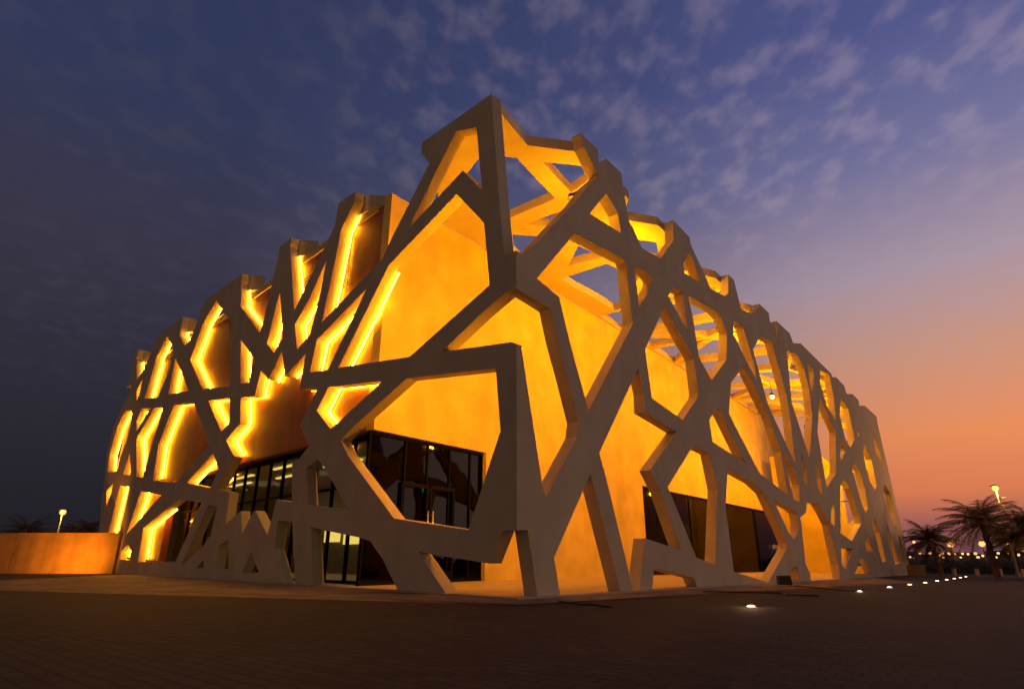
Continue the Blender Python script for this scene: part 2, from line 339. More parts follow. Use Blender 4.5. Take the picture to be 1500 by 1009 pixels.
RO = [('C', 776), ('C', 503.5), (763.5, 507), (795, 713), (799, 729), (845, 640), (847.5, 618), (833, 560), (816, 498), (806, 452), ('C', 422), ('C', 366.8), (770, 373),
      (840, 299), (863, 270), (876.7, 258), (855, 215), (850.8, 195), (875.8, 219), (877, 238), (888, 232.5), (910, 253), (912.5, 273), (920.8, 323), (926.7, 333),
      (940, 363), (968, 378.5), (986.7, 352), (985.5, 322), (1010, 347.5), (1011.7, 358), (1035.8, 410), (1040.8, 423), (1062, 434), (1066.8, 430), (1066.5, 402), (1075, 410), (1085, 450), (1088, 454),
      (1101, 460), (1111, 451), (1112, 445), (1126, 458), (1128, 471.5), (1134, 474), (1143.5, 521), (1138.5, 475), (1137.5, 470.2), (1156.7, 488), (1162, 502.5),
      (1173, 503), (1218, 547.5), (1219, 552), (1225, 552.5), (1236.7, 565), (1240, 576.7), (1249, 577), (1257.5, 586), (1259, 594), (1266.7, 594), (1284, 610), (1285, 618), (1305.8, 708), (1310, 728), (1321.7, 775), (1331.7, 828), (1334, 842),
      (1277, 846), (1231, 849), (1228, 827), (1218, 785), (1215, 768), (1207, 752), (1198, 737), (1182, 735), (1181, 750), (1172, 758), (1174, 767), (1180, 825), (1187, 840), (1187.5, 852.5),
      (1172, 856), (1168, 829), (1160, 832), (1155, 857), (1125, 859), (1023, 864.5), (1016, 846), (958, 831), (955, 865.5), (936, 868), (945, 788), (978, 799), (998, 806), (968, 720), (952.5, 688), (991, 632), (944.5, 603),
      (943, 577), (935, 539), (878, 663), (893, 720), (928.5, 868), (910, 869), (865, 693), (811.7, 816), (821, 873), (788, 877), (773, 776)]
RH = [
 [(786.5, 408), (841.7, 342), (915, 381), (917, 385), (926.8, 475), (862.3, 601.5), (834, 498), (819, 435)],
 [(888, 283), (905, 313), (909.5, 341.7), (864, 313)],
 [(929, 390), (948, 399), (956, 411), (955, 416), (939, 448), (936, 447)],
 [(1008, 371.7), (1013, 375), (1027, 415), (1003, 400), (1001, 386.7)],
 [(986.5, 421.5), (1000, 428), (1008, 487), (979, 433)],
 [(974, 448), (980, 460), (1016.7, 526), (1023, 575), (1022, 582), (1000, 615), (955, 583), (945, 512)],
 [(1008, 433), (1049, 456), (1056.7, 465), (1065, 487), (1064, 527), (1042.5, 557), (1024, 523), (1015, 465)],
 [(1074, 470), (1087.5, 476), (1104, 530), (1109.5, 560), (1074.5, 490)],
 [(1113, 493), (1130, 499), (1152, 578), (1158, 615), (1165, 679), (1133, 610), (1125, 592), (1103, 512)],
 [(1152.5, 513), (1168, 520), (1178, 540), (1185, 568), (1190, 610), (1186, 671), (1160, 590), (1157, 560)],
 [(1183, 530), (1192, 543), (1191.5, 586), (1186, 560)],
 [(1201.5, 542), (1215, 549), (1221, 580), (1224.5, 616), (1212, 596), (1201, 560)],
 [(1201, 581), (1224, 633), (1225, 693), (1211, 714), (1205, 677), (1197.5, 632)],
 [(1231.7, 583), (1242.5, 597), (1251.7, 643), (1246, 656), (1238, 642), (1230, 607)],
 [(1253, 624), (1258.5, 634), (1259, 639), (1256, 637)],
 [(1278.5, 627), (1294.5, 683), (1283, 663)],
 [(1231.7, 640), (1238, 655), (1238, 662), (1231, 677)],
 [(1266.7, 651), (1276.7, 673), (1284, 710), (1281.7, 717.5), (1273, 703), (1264, 662)],
 [(1250.5, 677), (1260, 690), (1267, 715), (1271.5, 745), (1268, 751), (1262, 736), (1248, 685)],
 [(1296, 709), (1304, 722), (1310, 750), (1311.5, 772), (1300, 743), (1294, 718)],
 [(1236, 702), (1246, 715), (1259, 755), (1261.5, 767), (1248, 792), (1231.5, 781), (1231, 712)],
 [(1222, 733), (1223, 772), (1217, 765), (1218, 745)],
 [(1195, 672), (1203, 700), (1205, 727), (1197, 712)],
 [(1173, 660), (1181, 690), (1184, 715), (1176, 700)],
 [(1142, 655), (1162, 684), (1171, 710), (1171.5, 735), (1163, 731), (1159.5, 716), (1151, 683)],
 [(1090, 535), (1112, 580), (1127, 610), (1137, 640), (1144, 662), (1155, 725), (1113, 693), (1068, 606), (1071, 560)],
 [(1051.5, 597), (1057, 605), (1092.5, 678), (1044, 647), (1039, 615)],
 [(1016, 652), (1040, 664), (1051, 717), (1050, 750), (1047.5, 827), (1020, 816), (983, 724), (978, 713)],
 [(1066, 685), (1104, 707), (1120, 722), (1139, 763), (1153, 796), (1153, 803), (1125, 853), (1075, 837), (1063, 743)],
 [(1132, 730), (1160, 745), (1168, 752), (1170, 778), (1163, 791), (1155, 779)],
 [(1232, 802), (1249, 803), (1246, 812), (1239, 835), (1233, 825)],
 [(1262, 817), (1268, 819), (1276, 840), (1252, 840)],
 [(1271.5, 784), (1280, 808), (1270, 807), (1267.5, 795)],
 [(1280, 757), (1289, 780), (1298, 822), (1292, 823), (1279, 770)],
 [(1298, 765), (1306, 785), (1318, 824), (1312, 827), (1304, 800)],
 [(1315, 780), (1319.5, 790), (1328, 822), (1323, 822)],
]
def ring_plate(bm, P, u, n, rings, d0, d1):
    co = []; loops = []
    for r in rings:
        loops.append(list(range(len(co), len(co) + len(r)))); co += [Vector(p) for p in r]
    res = delaunay_2d_cdt(co, [], loops, 2, 1e-6); vs, faces = res[0], res[2]
    fr = [bm.verts.new((*(P + u * v[0] + n * d0), v[1])) for v in vs]; bk = [bm.verts.new((*(P + u * v[0] + n * d1), v[1])) for v in vs]
    E = {}
    for f in faces:
        bm.faces.new([fr[i] for i in f]); bm.faces.new([bk[i] for i in reversed(f)])
        for i in range(len(f)): E[(f[i], f[(i + 1) % len(f)])] = 1
    for (i, j) in E:
        if (j, i) not in E: bm.faces.new((fr[i], fr[j], bk[j], bk[i]))
def corner_z(y):
    return hit(C0, uL, 757.5, y)[1]
mit = (nL + nR) / (1 + nL.dot(nR)) * T
def to_az(u, ring, snap):
    out = []
    for x, y in ring:
        if x == 'C': out.append((0.0, corner_z(y))); continue
        a, z = hit(C0, u, x, y)
        if snap and y > 835:
            px = C0[0] + u[0] * a
            if z < zg(px) + .22: z = zg(px) - .02
        out.append((a, z))
    return out
def solid_plate(name, u, n, rings, material, parent):
    co = []; loops = []
    for r in rings:
        loops.append(list(range(len(co), len(co) + len(r)))); co += [Vector(p) for p in r]
    res = delaunay_2d_cdt(co, [], loops, 2, 1e-6)
    vs, faces = res[0], res[2]
    bm = bmesh.new()
    def P3(v, d):
        if d and abs(v[0]) < 1e-5: q = C0 + mit
        else: q = C0 + u * v[0] + n * d
        return (q[0], q[1], v[1])
    fr = [bm.verts.new(P3(v, 0)) for v in vs]; bk = [bm.verts.new(P3(v, T)) for v in vs]
    cnt = {}
    for f in faces:
        bm.faces.new([fr[i] for i in f]); bm.faces.new([bk[i] for i in reversed(f)])
        for i in range(len(f)):
            e = (f[i], f[(i + 1) % len(f)]); cnt[e] = 1
    for (i, j) in list(cnt):
        if (j, i) in cnt: continue
        if abs(vs[i][0]) < 1e-5 and abs(vs[j][0]) < 1e-5: continue
        bm.faces.new((fr[i], fr[j], bk[j], bk[i]))
    return link(name, bm, material, parent)

pav = empty('pavilion', (C0[0], C0[1], 0))
tag(pav, 'two storey event pavilion wrapped in a cream geometric lattice, amber walls glowing inside', 'building')
PAVINV = Matrix.Translation((-C0[0], -C0[1], 0))
def part(name, bm, m, parent=None, label=None, smooth=False, recalc=True):
    # meshes are built in world coordinates and shifted to the pavilion's base
    bm.transform(PAVINV)
    o = link(name, bm, m, parent or pav, smooth, recalc)
    if label: o['label'] = label
    return o
def shift(o):
    o.data.transform(PAVINV); return o
Lout = to_az(uL, LO, True); Lh = {k: to_az(uL, v, False) for k, v in LH.items()}
Rout = to_az(uR, RO, True); Rh = [to_az(uR, v, False) for v in RH]
o = shift(solid_plate('lattice_screen', uL, nL, [Lout] + list(Lh.values()), M['lattice'], pav)); o['label'] = 'front lattice screen with glowing strips along its openings'
o = shift(solid_plate('lattice_screen', uR, nR, [Rout] + Rh, M['lattice'], pav)); o['label'] = 'side lattice screen facing the sunset'

# light strips along the back edge of the jambs that face the corner
led_count = 0
def area2(r):
    return sum(r[i][0] * r[(i + 1) % len(r)][1] - r[(i + 1) % len(r)][0] * r[i][1] for i in range(len(r)))
def leds(ring, px, hole, chain_ok, soff=False):
    """ring in (a,z); jambs on the far side of an opening; returns lists of consecutive edges"""
    global led_count
    s = area2(ring); n = len(ring); ok = []
    for i in range(n):
        j = (i + 1) % n
        ax, az_ = ring[i]; bx, bz = ring[j]; dx, dz = bx - ax, bz - az_
        ln = math.hypot(dx, dz)
        # normal pointing into the opening
        nx, nz = (-dz, dx) if (s > 0) else (dz, -dx)
        if not hole: nx, nz = -nx, -nz
        nx /= ln; nz /= ln
        ok.append((nx < -.2 or (soff and nz < -.5)) and ln > .25 and chain_ok(px[i], px[j]) and nz < .97)
    # group
    runs = []; i = 0
    start = next((k for k in range(n) if not ok[k]), 0)
    k = start; cur = []
    for _ in range(n):
        if ok[k]: cur.append(k)
        elif cur: runs.append(cur); cur = []
        k = (k + 1) % n
    if cur: runs.append(cur)
    for run in runs:
        bm = bmesh.new()
        pts = [ring[run[0]]] + [ring[(q + 1) % n] for q in run]
        # pull the ends in a little
        def lerp(p, q, t): return (p[0] + (q[0] - p[0]) * t, p[1] + (q[1] - p[1]) * t)
        l0 = math.dist(pts[0], pts[1]); l1 = math.dist(pts[-1], pts[-2])
        pts[0] = lerp(pts[0], pts[1], min(.3, .10 / l0)); pts[-1] = lerp(pts[-1], pts[-2], min(.3, .10 / l1))
        for p, q in zip(pts, pts[1:]):
            dx, dz = q[0] - p[0], q[1] - p[1]; ln = math.hypot(dx, dz); nx, nz = (-dz / ln, dx / ln)
            if nx > 0: nx, nz = -nx, -nz
            off = .03
            A = C0 + uL * (p[0] + nx * off) + nL * (T + .05); B = C0 + uL * (q[0] + nx * off) + nL * (T + .05)
            tube(bm, (A[0], A[1], p[1] + nz * off), (B[0], B[1], q[1] + nz * off), .027, seg=6)
        part('light_strip', bm, M['led']); led_count += 1
for k in LH:
    if k in LED_HOLES:
        if k == 'star': f = lambda p, q: max(p[1], q[1]) < 700
        elif k == 'i': f = lambda p, q: p[0] < 575 and q[0] < 575
        else: f = lambda p, q: True
        leds(Lh[k], LH[k], True, f, k in ('k', 'o', 'p', 'q', 's', 'w', 'v', 'star'))
LPX = [(757.5, p[1]) if p[0] == 'C' else p for p in LO]
leds(Lout, LPX, False, lambda p, q: 195 < min(p[0], q[0]) and max(p[0], q[0]) < 522 and max(p[1], q[1]) < 560 and min(p[1], q[1]) > 285)

# ------------------------------------------------------------------ roof lattice
def roof_xy(ring): return [tuple(gnd(x, y, RZ0)) for x, y in ring]
def slab_from_rings(rings, z0, z1, name):
    co = []; loops = []
    for r in rings:
        loops.append(list(range(len(co), len(co) + len(r)))); co += [Vector(p) for p in r]
    res = delaunay_2d_cdt(co, [], loops, 2, 1e-6); vs, faces = res[0], res[2]
    bm = bmesh.new()
    lo = [bm.verts.new((v[0], v[1], z0)) for v in vs]; hi = [bm.verts.new((v[0], v[1], z1)) for v in vs]
    E = {}
    for f in faces:
        bm.faces.new([lo[i] for i in reversed(f)]); bm.faces.new([hi[i] for i in f])
        for i in range(len(f)): E[(f[i], f[(i + 1) % len(f)])] = 1
    for (i, j) in E:
        if (j, i) not in E: bm.faces.new((lo[i], lo[j], hi[j], hi[i]))
    for v in bm.verts:      # the roof falls gently along the side screen, level at the wall
        a_, b_ = ab((v.co.x, v.co.y)); w_ = wall_a(b_)
        v.co.z -= .047 * max(0.0, b_ - 3.0) * max(0.0, min(1.0, 1 - (a_ - RB) / (w_ - RB)))
    return part(name, bm, M['lattice'])
def ab(p):   # xy -> (a along L, b along R)
    d = Vector(p) - C0; det = uL[0] * uR[1] - uL[1] * uR[0]
    return ((d[0] * uR[1] - d[1] * uR[0]) / det, (uL[0] * d[1] - uL[1] * d[0]) / det)
def xy(a, b): return tuple(C0 + uL * a + uR * b)
RB = T + .012          # just behind the screens
# wall line: K + uW*s ; gap in a-coordinates at station b
def wall_a(b):
    # solve point on wall with given b
    k = ab(K); k2 = ab(K + uW); s = (b - k[1]) / (k2[1] - k[1]); return k[0] + (k2[0] - k[0]) * s
PKS = [hit(C0, uR, x, y)[0] for x, y in ((888, 232.5), (983, 322), (1066, 402), (1112, 445), (1137, 470), (1172, 503), (1225, 552), (1249, 577), (1267, 594), (1284, 610))]
BE = PKS[2]
ck = ab(K)
vly = ab(gnd(948, 334.5, RZ1)); 
outer = [xy(.80, RB), *roof_xy([(772.5, 213), (840, 221.7), (856, 216)]), xy(RB + .02, 3.2), xy(RB, 5.2), xy(max(RB + .25, vly[0]), 5.9), xy(RB, PKS[1] - .35), xy(RB, PKS[1] + .3), xy(RB + 1.0, PKS[1] + 2.0), xy(RB, BE - .4), xy(RB, BE), xy(wall_a(BE), BE), tuple(WP + uW * (hit(WP, uW, 640, 317)[0]) - nW * .004), xy(3.0, RB + .0)]
holes = [roof_xy(h) for h in (
    [(756.7, 231.7), (706, 226), (684, 255), (682, 290), (700, 303), (745, 320), (813, 290)],
    [(795, 237.5), (851, 243), (862, 262), (836.7, 281)],
    [(829, 305), (770, 327), (806, 331)],
    [(750, 343), (788, 345), (806, 352), (792, 372), (768, 385), (752, 370)],
    [(846.7, 357), (885, 372), (832.5, 387)],
    [(822, 407), (888, 382), (905, 388), (917, 400), (926, 424), (918, 446), (905, 455), (874, 436), (842, 420)],
)]
holes += [[xy(a_, b_) for a_, b_ in h] for h in (
    [(.8, 7.7), (1.35, 9.0), (1.7, 7.9), (1.2, 7.2)], [(.75, 10.9), (1.6, 9.6), (3.0, 10.9)], [(2.2, 8.3), (3.6, 10.4), (2.0, 9.1)])]
slab_from_rings([outer] + holes, RZ0, RZ1, 'roof_lattice')
def inset(poly, w):
    n = len(poly); s = sum(poly[i][0] * poly[(i + 1) % n][1] - poly[(i + 1) % n][0] * poly[i][1] for i in range(n))
    sg = 1 if s > 0 else -1; out = []
    for i in range(n):
        p0 = Vector(poly[i - 1]); p1 = Vector(poly[i]); p2 = Vector(poly[(i + 1) % n])
        d1 = (p1 - p0).normalized(); d2 = (p2 - p1).normalized()
        n1 = Vector((-d1[1], d1[0])) * sg; n2 = Vector((-d2[1], d2[0])) * sg
        m = (n1 + n2) / max(.35, 1 + n1.dot(n2)); out.append(tuple(p1 + m * w))
    return out
rnd = random.Random(5)
rings_h = []
pk = list(PKS[2:]); front = []
wst = [b + (rnd.uniform(-.5, .5) if 0 < i < len(pk) - 1 else 0) for i, b in enumerate(pk)]
outline = []
for i in range(len(pk) - 1):
    b_0, b_1 = pk[i], pk[i + 1]; dv = min(1.1, (b_1 - b_0) * .32)
    v1 = xy(RB + dv, b_0 + (b_1 - b_0) * rnd.uniform(.42, .6)); p0 = xy(RB, b_0); p1 = xy(RB, b_1); p0b = xy(RB, b_0 + .3)
    outline += [p0, p0b, v1]
    w0 = xy(wall_a(wst[i]), wst[i]); w1 = xy(wall_a(wst[i + 1]), wst[i + 1])
    wm = xy(wall_a((wst[i] + wst[i + 1]) / 2), (wst[i] + wst[i + 1]) / 2)
    am = RB + (wall_a(b_0) - RB) * rnd.uniform(.45, .62)
    e0 = Vector(p0).lerp(Vector(w0), rnd.uniform(.45, .6)); e1 = Vector(p1).lerp(Vector(w1), rnd.uniform(.4, .6))
    if b_1 - b_0 > 5.5:
        cc = (Vector(v1) + Vector(wm)) / 2
        cells = [[p0, p0b, v1, tuple(cc), tuple(e0)], [v1, p1, tuple(e1), tuple(cc)], [tuple(e0), tuple(cc), wm, w0], [tuple(cc), tuple(e1), w1, wm]]
    elif i % 2:
        cells = [[p0, p0b, v1, tuple(e1), w0], [v1, p1, tuple(e1)], [tuple(e1), w1, w0]]
    else:
        cells = [[p0, p0b, v1, tuple(e0)], [v1, p1, w1, tuple(e0)], [tuple(e0), w1, w0]]
    for c in cells:
        h = inset(c, .2); s0 = area2(c); s1 = area2(h)
        if s0 * s1 > 0 and abs(s1) > .25 and abs(s1) < abs(s0): rings_h.append(h)
outline += [xy(RB, pk[-1]), xy(wall_a(pk[-1]), pk[-1]), xy(wall_a(BE), BE)]
slab_from_rings([outline] + rings_h, RZ0 - .004, RZ1 - .004, 'roof_lattice')
# short roof plates tying the peaks of the front screen back to the bronze skin
for (x, y) in ((520.8, 281), (427.5, 348), (355, 400.3), (268, 464), (203, 512)):
    a_, z_ = hit(C0, uL, x, y); D = (K - C0).dot(nL)
    bm = bmesh.new(); q = lambda a, d: C0 + uL * a + nL * d
    pts = [q(a_ + .22, T + .004), q(a_ - .12, T + .004), q(a_ - .75, D + .22), q(a_ + .3, D + .22)]
    bt = 9.9 + .026 * a_ - .03
    lo = [bm.verts.new((*p, bt)) for p in pts]; hi = [bm.verts.new((*p, zt)) for p, zt in zip(pts, (z_ - .03, z_ - .03, max(bt + .1, z_ - .2), z_ - .12))]
    bm.faces.new(lo); bm.faces.new(hi)
    for i in range(4): bm.faces.new((lo[i], lo[(i + 1) % 4], hi[(i + 1) % 4], hi[i]))
    part('roof_lattice', bm, M['lattice'])

# ------------------------------------------------------------------ inner building
LEN_W = 37.6; LEN_L = 26.0
WH = 3.52   # window head
aDoor0 = 0.0; aDoor1 = hit(WP, uW, 712, 700)[0] - aK
aG0 = hit(WP, uW, 941, 714)[0] - aK
aG1 = 36.9
TH_W = .3
def wallbox(bm, a0, a1, z0, z1, d0=0.0, d1=TH_W): pbox(bm, K, uW, nW, a0, a1, d0, d1, z0, z1)
bm = bmesh.new()
ring = [(0.0, WH), (0.0, HW), (LEN_W, HW), (LEN_W, -.6), (aG1, -.6), (aG1, WH), (aG0, WH), (aG0, -.6), (aDoor1, -.6), (aDoor1, WH)]
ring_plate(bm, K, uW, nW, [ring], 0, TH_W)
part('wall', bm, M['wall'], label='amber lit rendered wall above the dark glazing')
# roof slab of the inner building
bm = bmesh.new()
P1 = K + nW * .31 + uL * .31; P2 = P1 + uW * (LEN_W - .4); P4 = P1 + uL * LEN_L; P3 = P2 + uL * LEN_L
lo = [bm.verts.new((p[0], p[1], HW - .3)) for p in (P1, P2, P3, P4)]; hi = [bm.verts.new((p[0], p[1], HW - .06)) for p in (P1, P2, P3, P4)]
bm.faces.new(lo); bm.faces.new(hi)
for i in range(4): bm.faces.new((lo[i], lo[(i + 1) % 4], hi[(i + 1) % 4], hi[i]))
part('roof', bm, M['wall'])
# bronze skin behind the front screen
inL = nL
aB = hit(K, uL, 246, 745)[0]
LB = 25.0
BZ = 3.55
bm = bmesh.new()
ring = [(0.05, BZ), (0.05, 9.88), (5, 9.96), (9, 10.1), (LB, 10.35), (LB, -.3), (aB, -.3), (aB, BZ)]
ring_plate(bm, K, uL, nL, [ring], 0, .25)
part('bronze_cladding', bm, M['bronze'])
# far side wall closing the box
bm = bmesh.new(); Q = K + uL * LB
hexa(bm, [(*(Q + nL * .26), -.3), (*(Q + nL * 20), -.3), (*(Q + nL * 20 - uL * .3), -.3), (*(Q + nL * .26 - uL * .3), -.3),
          (*(Q + nL * .26), HW - .31), (*(Q + nL * 20), HW - .31), (*(Q + nL * 20 - uL * .3), HW - .31), (*(Q + nL * .26 - uL * .3), HW - .31)])
part('wall', bm, M['wall'], label='plain end wall beyond the front screen')

# glazing: each run is a window with panes and mullions
def glazing(P, u, n, a0, a1, z0, z1, ms, name='window', depth=.12, rail=None, gm='glass'):
    bm = bmesh.new(); fw = .05
    pbox(bm, P, u, n, a0, a1, depth - .04, depth + .06, z1 - .09, z1 - .003)
    pbox(bm, P, u, n, a0, a1, depth - .04, depth + .06, z0, z0 + .07)
    for m in ms: pbox(bm, P, u, n, m - fw / 2, m + fw / 2, depth - .035, depth + .055, z0 + .07, z1 - .09)
    if rail:
        xs_ = [a0] + list(ms) + [a1]
        for s, e in zip(xs_, xs_[1:]):
            for rz in rail:
                if e - s > .2: pbox(bm, P, u, n, s + fw / 2 + .001, e - fw / 2 - .001, depth - .03, depth + .05, rz - .03, rz + .03)
    w = part(name, bm, M['frame'])
    xs_ = [a0] + list(ms) + [a1]
    for s, e in zip(xs_, xs_[1:]):
        if e - s < .15: continue
        b2 = bmesh.new(); pbox(b2, P, u, n, s + fw / 2, e - fw / 2, depth, depth + .012, z0 + .07, z1 - .09)
        part('pane', b2, M[gm], w)
    return w
# entrance glazing under the amber wall
dl = [.03, 1.2, 2.0, 2.85, 3.7, aDoor1 - .03]
glazing(K, uW, nW, 0.0, aDoor1, .03, WH, dl, depth=.16, gm='glass_dark')
hx0 = hit(WP, uW, 626.5, 757)[0] - aK; hx1 = hit(WP, uW, 636, 757)[0] - aK
bm = bmesh.new(); mid_ = (hx0 + hx1) / 2
for s in (-1, 1):
    bd = bmesh.new(); c_ = mid_ + s * .5
    for (x0_, x1_, z0_, z1_) in ((c_ - .47, c_ - .40, .1, 2.4), (c_ + .40, c_ + .47, .1, 2.4), (c_ - .399, c_ + .399, .1, .3), (c_ - .399, c_ + .399, 2.3, 2.4)):
        pbox(bd, K, uW, nW, x0_, x1_, .08, .135, z0_, z1_)
    d_ = part('door', bd, M['frame'])
    bh = bmesh.new(); hxx = mid_ + s * .09
    q0 = K + uW * hxx + nW * .02
    tube(bh, (*q0, .95), (*q0, 1.75), .018)
    q1 = K + uW * hxx + nW * .085
    for z_ in (1.05, 1.65): tube(bh, (*q0, z_), (*q1, z_), .01)
    part('handle', bh, M['steel'], d_, smooth=True)
bm.free()
# long glazing on the sunset side
ms = []; a = aG0 + .04
while a < aG1: ms.append(a); a += 5.4
ms.append(aG1 - .04)
glazing(K, uW, nW, aG0, aG1, -.35, WH, ms, depth=.16, gm='glass_dark')
# glazing under the bronze skin
Kg = K + nL * .26
aF = [hit(K, uL, x, 725)[0] for x in (264, 275, 290, 305, 320, 335, 352, 370, 389, 411, 436, 462, 490, 520)]
glazing(Kg, uL, nL, .5, aB, .03, BZ, sorted(a for a in aF if .7 < a < aB - .15) , depth=.2, rail=[2.35])
# entrance recess cheek between the two glazings
# rooms behind the glass
Kc = K + nL * .9 + nW * 1.2
def room_wall(P, u, n, a0, a1, d, z0, z1, m, name='room_wall'):
    b = bmesh.new(); pbox(b, P, u, n, a0, a1, d, d + .1, z0, z1); return part(name, b, m)
room_wall(K, uL, nL, 1.5, 20, 5.5, 1.55, 3.75, M['cream'])
room_wall(K, uL, nL, 1.5, 20, 5.48, .02, 1.54, M['umber'])
room_wall(K, uW, nW, 6.0, 36, 6.5, -.4, 3.75, M['room_dark'])
room_wall(K, uL, nL, 1.2, 1.3, 1.5, .02, 3.6, M['room_dark'])
b = bmesh.new()
lo = [(*(K + uL * .3 + uW * .4 + Vector((0, .5))), 3.62), (*(K + uW * 36 + nW * .4), 3.62), (*(K + uW * 36 + nW * 7), 3.62), (*(K + uL * 18 + nL * 6), 3.62), (*(K + uL * 18 + nL * .5), 3.62)]
v = [b.verts.new(p) for p in lo]; v2 = [b.verts.new((p[0], p[1], p[2] + .1)) for p in lo]
b.faces.new(v); b.faces.new(v2)
part('ceiling', b, M['cream'])
# ceiling light fittings seen through the glass
for (a_, d_, w_, l_) in ((3.0, 1.2, .12, 2.2), (4.6, 2.4, .12, 2.4), (6.4, 1.4, .12, 2.4), (8.6, 2.6, .12, 2.6), (10.8, 1.5, .12, 2.4), (13.2, 2.4, .12, 2.2)):
    b = bmesh.new(); pbox(b, K, uL, nL, a_, a_ + l_, d_, d_ + w_, 3.55, 3.6); part('ceiling_light', b, M['interior_light'])
# lit displays on the room's back wall
def disp(x0, y0, x1, y1, d=5.3):
    P = K + nL * d
    a0, z0 = hit(P, uL, x0, y1); a1, z1 = hit(P, uL, x1, y0)
    b = bmesh.new(); pbox(b, P, uL, nL, min(a0, a1), max(a0, a1), 0, .05, min(z0, z1), max(z0, z1)); part('lit_display', b, M['interior_light'])
disp(474, 776, 498, 794); disp(502, 780, 527, 797); disp(277, 746, 288, 790); disp(300, 752, 312, 786)
disp(268.5, 747, 272, 815); disp(425, 768, 430, 790)
# exit sign
P = K + nW * .4
a0, z0 = hit(P, uW, 619.5, 720.5); a1, z1 = hit(P, uW, 629, 713.5)
b = bmesh.new(); pbox(b, P, uW, nW, a0, a1, 0, .04, z0, z1); ex = part('exit_sign', b, M['exit'])
b = bmesh.new(); am = (a0 + a1) / 2; zm = (z0 + z1) / 2; hh = (z1 - z0)
ring_plate(b, P, uW, nW, [[(am - .10, zm - hh * .35), (am - .05, zm - hh * .35), (am - .02, zm - hh * .05), (am + .04, zm - hh * .3), (am + .07, zm - hh * .22), (am + .0, zm + hh * .08), (am + .02, zm + hh * .36), (am - .05, zm + hh * .36), (am - .09, zm + .0)]], -.008, -.002)
part('pictogram', b, emis('exit_white', (.8, 1, .9), 14), ex)
# small ceiling spots behind the long glazing
P = K + nW * 3.0
for x, y in ((1000, 765), (1086.5, 777.5), (1097, 796), (1132, 806.5)):
    a_, z_ = hit(P, uW, x, y); q = P + uW * a_
    b = bmesh.new(); ball(b, (*q, z_), .035, 8); sp = part('spot_lamp', b, M['white_led'])
    b = bmesh.new(); tube(b, (*q, z_ + .03), (*q, 3.62), .008, seg=5); part('cord', b, M['black'], sp)
# perforated ornament panels set in the bronze
def perf(x0, y0, x1, y1):
    a0, z0 = hit(K, uL, x0, y1); a1, z1 = hit(K, uL, x1, y0); a0, a1 = min(a0, a1), max(a0, a1)
    b = bmesh.new(); rr = random.Random(int(x0)); cols = max(2, int((a1 - a0) / .14)); rows = max(4, int((z1 - z0) / .16))
    nodes = {}
    for i in range(cols + 1):
        for j in range(rows + 1):
            nodes[i, j] = (a0 + (a1 - a0) * (i + rr.uniform(-.3, .3) * (0 < i < cols)) / cols, z0 + (z1 - z0) * (j + rr.uniform(-.3, .3)) / rows)
    for (i, j), p in nodes.items():
        for di, dj in ((1, 0), (0, 1), (1, 1)):
            if (i + di, j + dj) in nodes and rr.random() < .72:
                q = nodes[i + di, j + dj]; A = K + uL * p[0] - nL * .05; B = K + uL * q[0] - nL * .05
                tube(b, (*A, p[1]), (*B, q[1]), .014, seg=4)
    part('ornament_grille', b, M['wall'])
perf(501, 345, 518, 425); perf(445, 400, 462, 425)

# ------------------------------------------------------------------ flood lamps in the gap behind the side screen
def flood(b_, z, power, globe=None):
    """small black projector on the head of the amber wall, or one bare lamp under a roof beam"""
    p = globe; b = bmesh.new(); a0_, b0_ = ab(p)
    z = min(z, RZ0 - .047 * max(0.0, b0_ - 3.0) - .5)
    if True:
        bmesh.ops.create_cone(b, cap_ends=True, segments=16, radius1=.13, radius2=.09, depth=.12, matrix=Matrix.Translation((p[0], p[1], z + .14)))
        a_, q_ = ab(p); zr = RZ0 - .047 * max(0.0, q_ - 3.0) * max(0.0, 1 - (a_ - RB) / (wall_a(q_) - RB))
        if a_ < 1.3: pbox(b, Vector((p[0], p[1])), uL, nL, -(a_ - RB) * .98, .03, -.02, .02, z + .18, z + .22)
        else: tube(b, (p[0], p[1], z + .19), (p[0], p[1], max(z + .2, zr)), .015)
        f = part('flood_lamp', b, M['black'])
        b = bmesh.new(); bmesh.ops.create_uvsphere(b, u_segments=14, v_segments=8, radius=(.11 if ab(p)[0] > 2.5 else .045), matrix=Matrix.Translation((p[0], p[1], z)))
        part('lamp_glass', b, M['flood'], f, smooth=True); off = .2
    l = bpy.data.lights.new('flood_light', 'POINT'); l.energy = power * PK; l.color = AMB; l.shadow_soft_size = .2
    lo_ = bpy.data.objects.new('flood_light', l); COL.objects.link(lo_); lo_.location = (p[0], p[1], z - off)
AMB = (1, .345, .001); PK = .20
def washer(b_, z, power):
    # slim wall washer fixed to the back of the side screen
    p = Vector(xy(T + .10, b_)); d = (nR * 1.0).to_3d(); d.z = .22; d.normalize()
    b = bmesh.new(); pbox(b, Vector((p[0], p[1])), uR, nR, -.22, .22, -.06, .06, z - .02, z + .10)
    part('wall_washer', b, M['black'])
    l = bpy.data.lights.new('washer_light', 'AREA'); l.shape = 'RECTANGLE'; l.size = .42; l.size_y = .12; l.energy = power * .72; l.color = AMB
    lo_ = bpy.data.objects.new('washer_light', l); COL.objects.link(lo_); lo_.location = (p[0] + nR[0] * .08, p[1] + nR[1] * .08, z - .03)
    lo_.rotation_euler = d.to_track_quat('-Z', 'Y').to_euler()
for x_, y_, p_ in ((966, 431, 900), (1070, 512, 1100), (1151, 562, 1500), (1194, 618, 2000)):
    b_, z_ = hit(C0 + uL * 2.0, uR, x_, y_); flood(b_, z_, p_, globe=C0 + uL * 2.0 + uR * b_)
